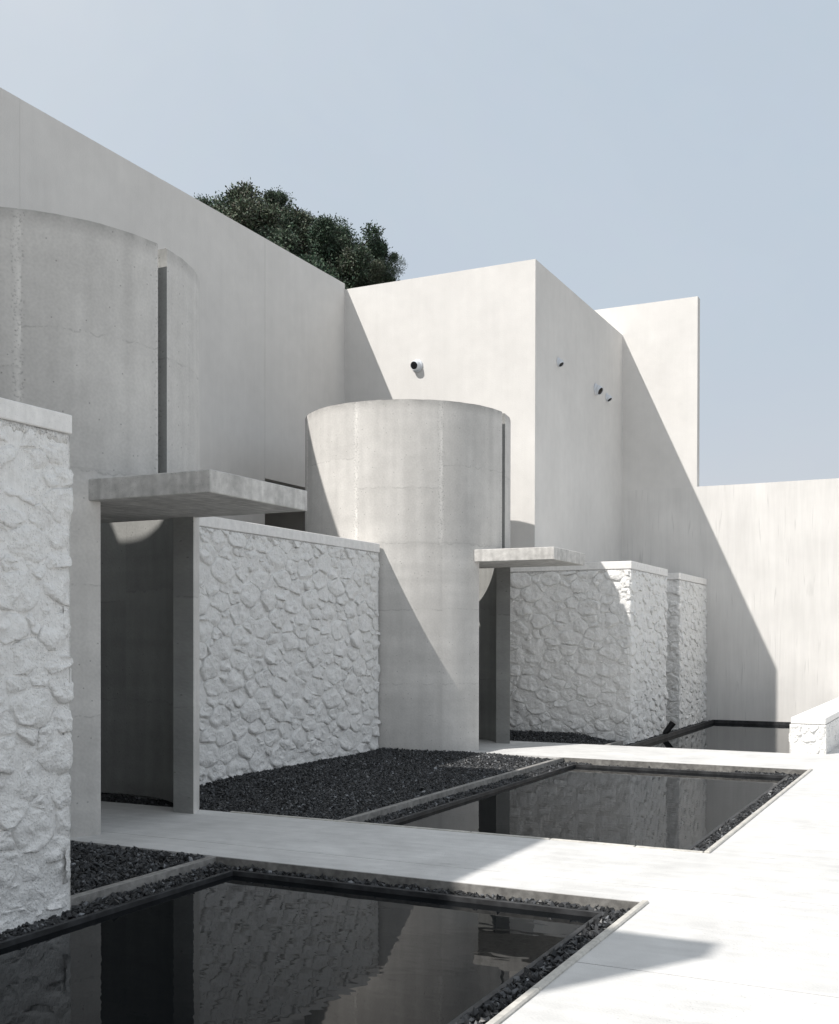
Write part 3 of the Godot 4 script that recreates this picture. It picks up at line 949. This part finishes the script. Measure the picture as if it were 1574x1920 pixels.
func build_gravel() -> void:
	# dark beds under the chips
	var beds := thing("gravel_base", Vector3.ZERO, "dark ground under the black gravel", "", "", "structure")
	for a in [[-10.4, -5.045, -6.7, -5.0, -0.05], [-10.4, -5.045, -14.52, -8.46, -0.05], [-10.4, -5.045, -17.99, -16.5, -0.1], [-4.985, -1.785, -6.69, -0.7, -0.085], [-4.985, -1.785, -14.51, -8.46, -0.085], [-5.3, -2.3, -23.3, -16.5, -0.1]]:
		var rect := box(Vector3(a[0], -0.35, a[2]), Vector3(a[1], a[4], a[3]))
		if a[0] > -5.2 or a[4] < -0.09 and a[0] > -6.0:
			continue
		part("bed", rect, M.grit, beds)
	# narrow beds beside the steel trays
	for s in [[-4.985, -4.782, -6.688, -1.0], [-1.988, -1.785, -6.688, -1.0], [-4.782, -1.988, -6.688, -6.602], [-4.985, -4.782, -14.508, -8.46], [-1.988, -1.785, -14.508, -8.46], [-4.782, -1.988, -14.508, -14.312], [-4.782, -1.988, -8.663, -8.46]]:
		part("bed", box(Vector3(s[0], -0.35, s[2]), Vector3(s[1], -0.085, s[3])), M.grit, beds)
	part("bed", box(Vector3(-5.3, -0.35, -23.3), Vector3(-4.777, -0.1, -16.5)), M.grit, beds)
	part("bed", box(Vector3(-4.777, -0.35, -16.712), Vector3(-2.3, -0.1, -16.5)), M.grit, beds)
	var all := func(x: float, z: float) -> bool: return tower_keep(x, z)
	gravel_bed("gravel", "black gravel between the nearest stone wall and the left tower", [[-7.6, -5.05, -6.68, -5.1]], 2300, 0.024, 301, all, func(x: float, z: float) -> float: return -0.018)
	gravel_bed("gravel", "wide bed of black gravel in front of the wide stone wall, lit in its far corner", [[-7.5, -5.05, -14.5, -8.5], [-9.2, -7.4, -9.2, -8.5]], 2300, 0.02, 302, all,
		func(x: float, z: float) -> float: return -0.035 + 0.075 * smoothstep(-6.3, -7.5, x) * smoothstep(-9.0, -10.5, z) + 0.03 * smoothstep(-13.3, -14.3, z) * smoothstep(-5.2, -6.2, x))
	gravel_bed("gravel", "black gravel at the foot of the stone block beside the middle tower", [[-7.2, -5.05, -17.48, -16.52]], 2300, 0.02, 303, all, func(x: float, z: float) -> float: return -0.03 + 0.1 * smoothstep(-16.6, -17.4, z) * smoothstep(-5.1, -5.9, x))
	gravel_bed("gravel", "narrow strip of black gravel round the nearest pool", [[-4.98, -4.785, -6.685, -3.0], [-1.985, -1.8, -6.685, -3.0], [-4.785, -1.985, -6.685, -6.605]], 2300, 0.025, 304, all, func(x: float, z: float) -> float: return -0.07)
	gravel_bed("gravel", "narrow strip of black gravel round the middle pool", [[-4.98, -4.785, -14.5, -8.48], [-1.985, -1.8, -14.5, -8.48], [-4.785, -1.985, -14.5, -14.315]], 2300, 0.022, 305, all, func(x: float, z: float) -> float: return -0.074 if z > -14.28 or x > -2.7 or x < -4.6 else -0.1)
	gravel_bed("gravel", "black gravel along the rim of the farthest pool", [[-4.9, -4.78, -23.2, -16.6], [-2.55, -2.31, -16.9, -16.52]], 2300, 0.022, 306, all, func(x: float, z: float) -> float: return -0.07)

# pale edging strips laid along the pool edges, each length a piece of its own
func build_edging() -> void:
	var e1 := thing("pool_edging", Vector3(-1.785, 0, -4.0), "pale raised edging along the right side of the nearest pool", "edging")
	var z := -6.70
	for l in [1.0, 0.92, 1.05, 1.2, 1.3]:
		part("edging_strip", box(Vector3(-0.012, -0.06, z + 0.002 + 4.0), Vector3(0.034, 0.016, z + l - 0.002 + 4.0), 0.008), M.edging, e1)
		z += l
	var e2 := thing("pool_edging", Vector3(-1.785, 0, -11.5), "pale raised edging along the right side of the middle pool", "edging")
	z = -14.52
	for l in [1.55, 1.4, 1.6, 1.52]:
		part("edging_strip", box(Vector3(-0.012, -0.06, z + 0.002 + 11.5), Vector3(0.034, 0.016, z + l - 0.002 + 11.5), 0.008), M.edging, e2)
		z += l
	var e3 := thing("pool_edging", Vector3(-4.0, 0, -8.46), "thin pale edging with dark joints along the near side of the middle pool", "edging")
	var x := -6.15
	for nx in [-5.044, -3.72, -3.021, -2.326, -1.80]:
		part("edging_strip", box(Vector3(x + 0.004 + 4.0, -0.07, -0.03), Vector3(nx - 0.004 + 4.0, 0.008, 0.012), 0.005), M.edging, e3)
		x = nx

func build_hill() -> void:
	# hill behind the long wall, rising away from the court
	var v := PackedVector3Array(); var idx := PackedInt32Array()
	var noise := FastNoiseLite.new()
	noise.seed = 8
	noise.frequency = 0.08
	var nx := 50; var nz := 60
	for j in nz + 1:
		for i in nx + 1:
			var x := -13.4 - i * 1.6
			var z := 25.0 - j * 1.6
			v.append(Vector3(x, hill_y(x, z) + noise.get_noise_2d(x * 3.0, z * 3.0) * 0.5, z))
	for j in nz:
		for i in nx:
			var a := j * (nx + 1) + i
			idx.append_array(PackedInt32Array([a, a + 1, a + nx + 2, a, a + nx + 2, a + nx + 1]))
	var o := part("hill", smooth_mesh(v, idx), plain(lin(0.05, 0.05, 0.035), 1.0), self)
	tag(o, "wooded hill rising behind the long wall", "", "", "structure")
	make_crowns()
	# [x, crown centre y, z, kind, scale, turn, what sets it apart]
	for t in [
		[-20.9, 13.35, -27.8, 1, 0.85, 0.3, "loose dark tree at the left end of the grove, thin twigs at its edge"],
		[-20.3, 13.55, -28.1, 0, 1.02, 1.7, "tallest rounded dark tree on the left of the grove"],
		[-19.5, 13.1, -28.2, 2, 1.15, 4.4, "broad dark tree just right of the tallest one"],
		[-18.85, 13.95, -28.9, 1, 0.72, 2.2, "tree with one twig reaching high in the middle of the grove"],
		[-18.6, 12.6, -28.4, 0, 1.1, 5.2, "full dark tree in the middle of the grove"],
		[-17.8, 12.55, -29.0, 2, 1.05, 0.9, "grey green bushy tree right of the middle"],
		[-17.0, 12.95, -29.6, 0, 0.92, 3.6, "dark tree with the last high top before the crest drops"],
		[-16.75, 12.05, -29.5, 1, 0.85, 5.9, "lower tree where the crest drops to the right"],
		[-16.1, 12.1, -30.1, 2, 0.6, 2.9, "small tree at the right end, just over the block's parapet"],
		[-15.8, 12.75, -30.2, 1, 0.42, 4.0, "small leafy tree standing alone at the far right of the grove"],
		[-18.0, 13.75, -29.1, 2, 0.62, 1.3, "grey green tree top between the twig tree and the bushy tree"],
		[-19.3, 12.2, -26.8, 2, 1.1, 1.1, "grey green bush low in front of the tallest tree"],
		[-18.0, 11.4, -27.4, 1, 1.1, 3.0, "bush low in the middle, peeping over the wall"],
		[-16.9, 10.9, -28.0, 0, 1.05, 0.2, "dark bush low at the right, behind the corner of the walls"]]:
		tree(Vector3(t[0] - 0.32, t[1] - 0.06, t[2] + 0.15), t[3], Vector3(t[4], t[4] * 1.0, t[4]), t[5], t[6])

func hill_y(x: float, z: float) -> float:
	var d := clampf((-13.0 - x) / 8.0, 0.0, 6.0)
	return 8.6 * smoothstep(0.0, 1.0, d) + 2.2 * (d - 1.0 if d > 1.0 else 0.0) + 0.02 * (z + 28.0) * d
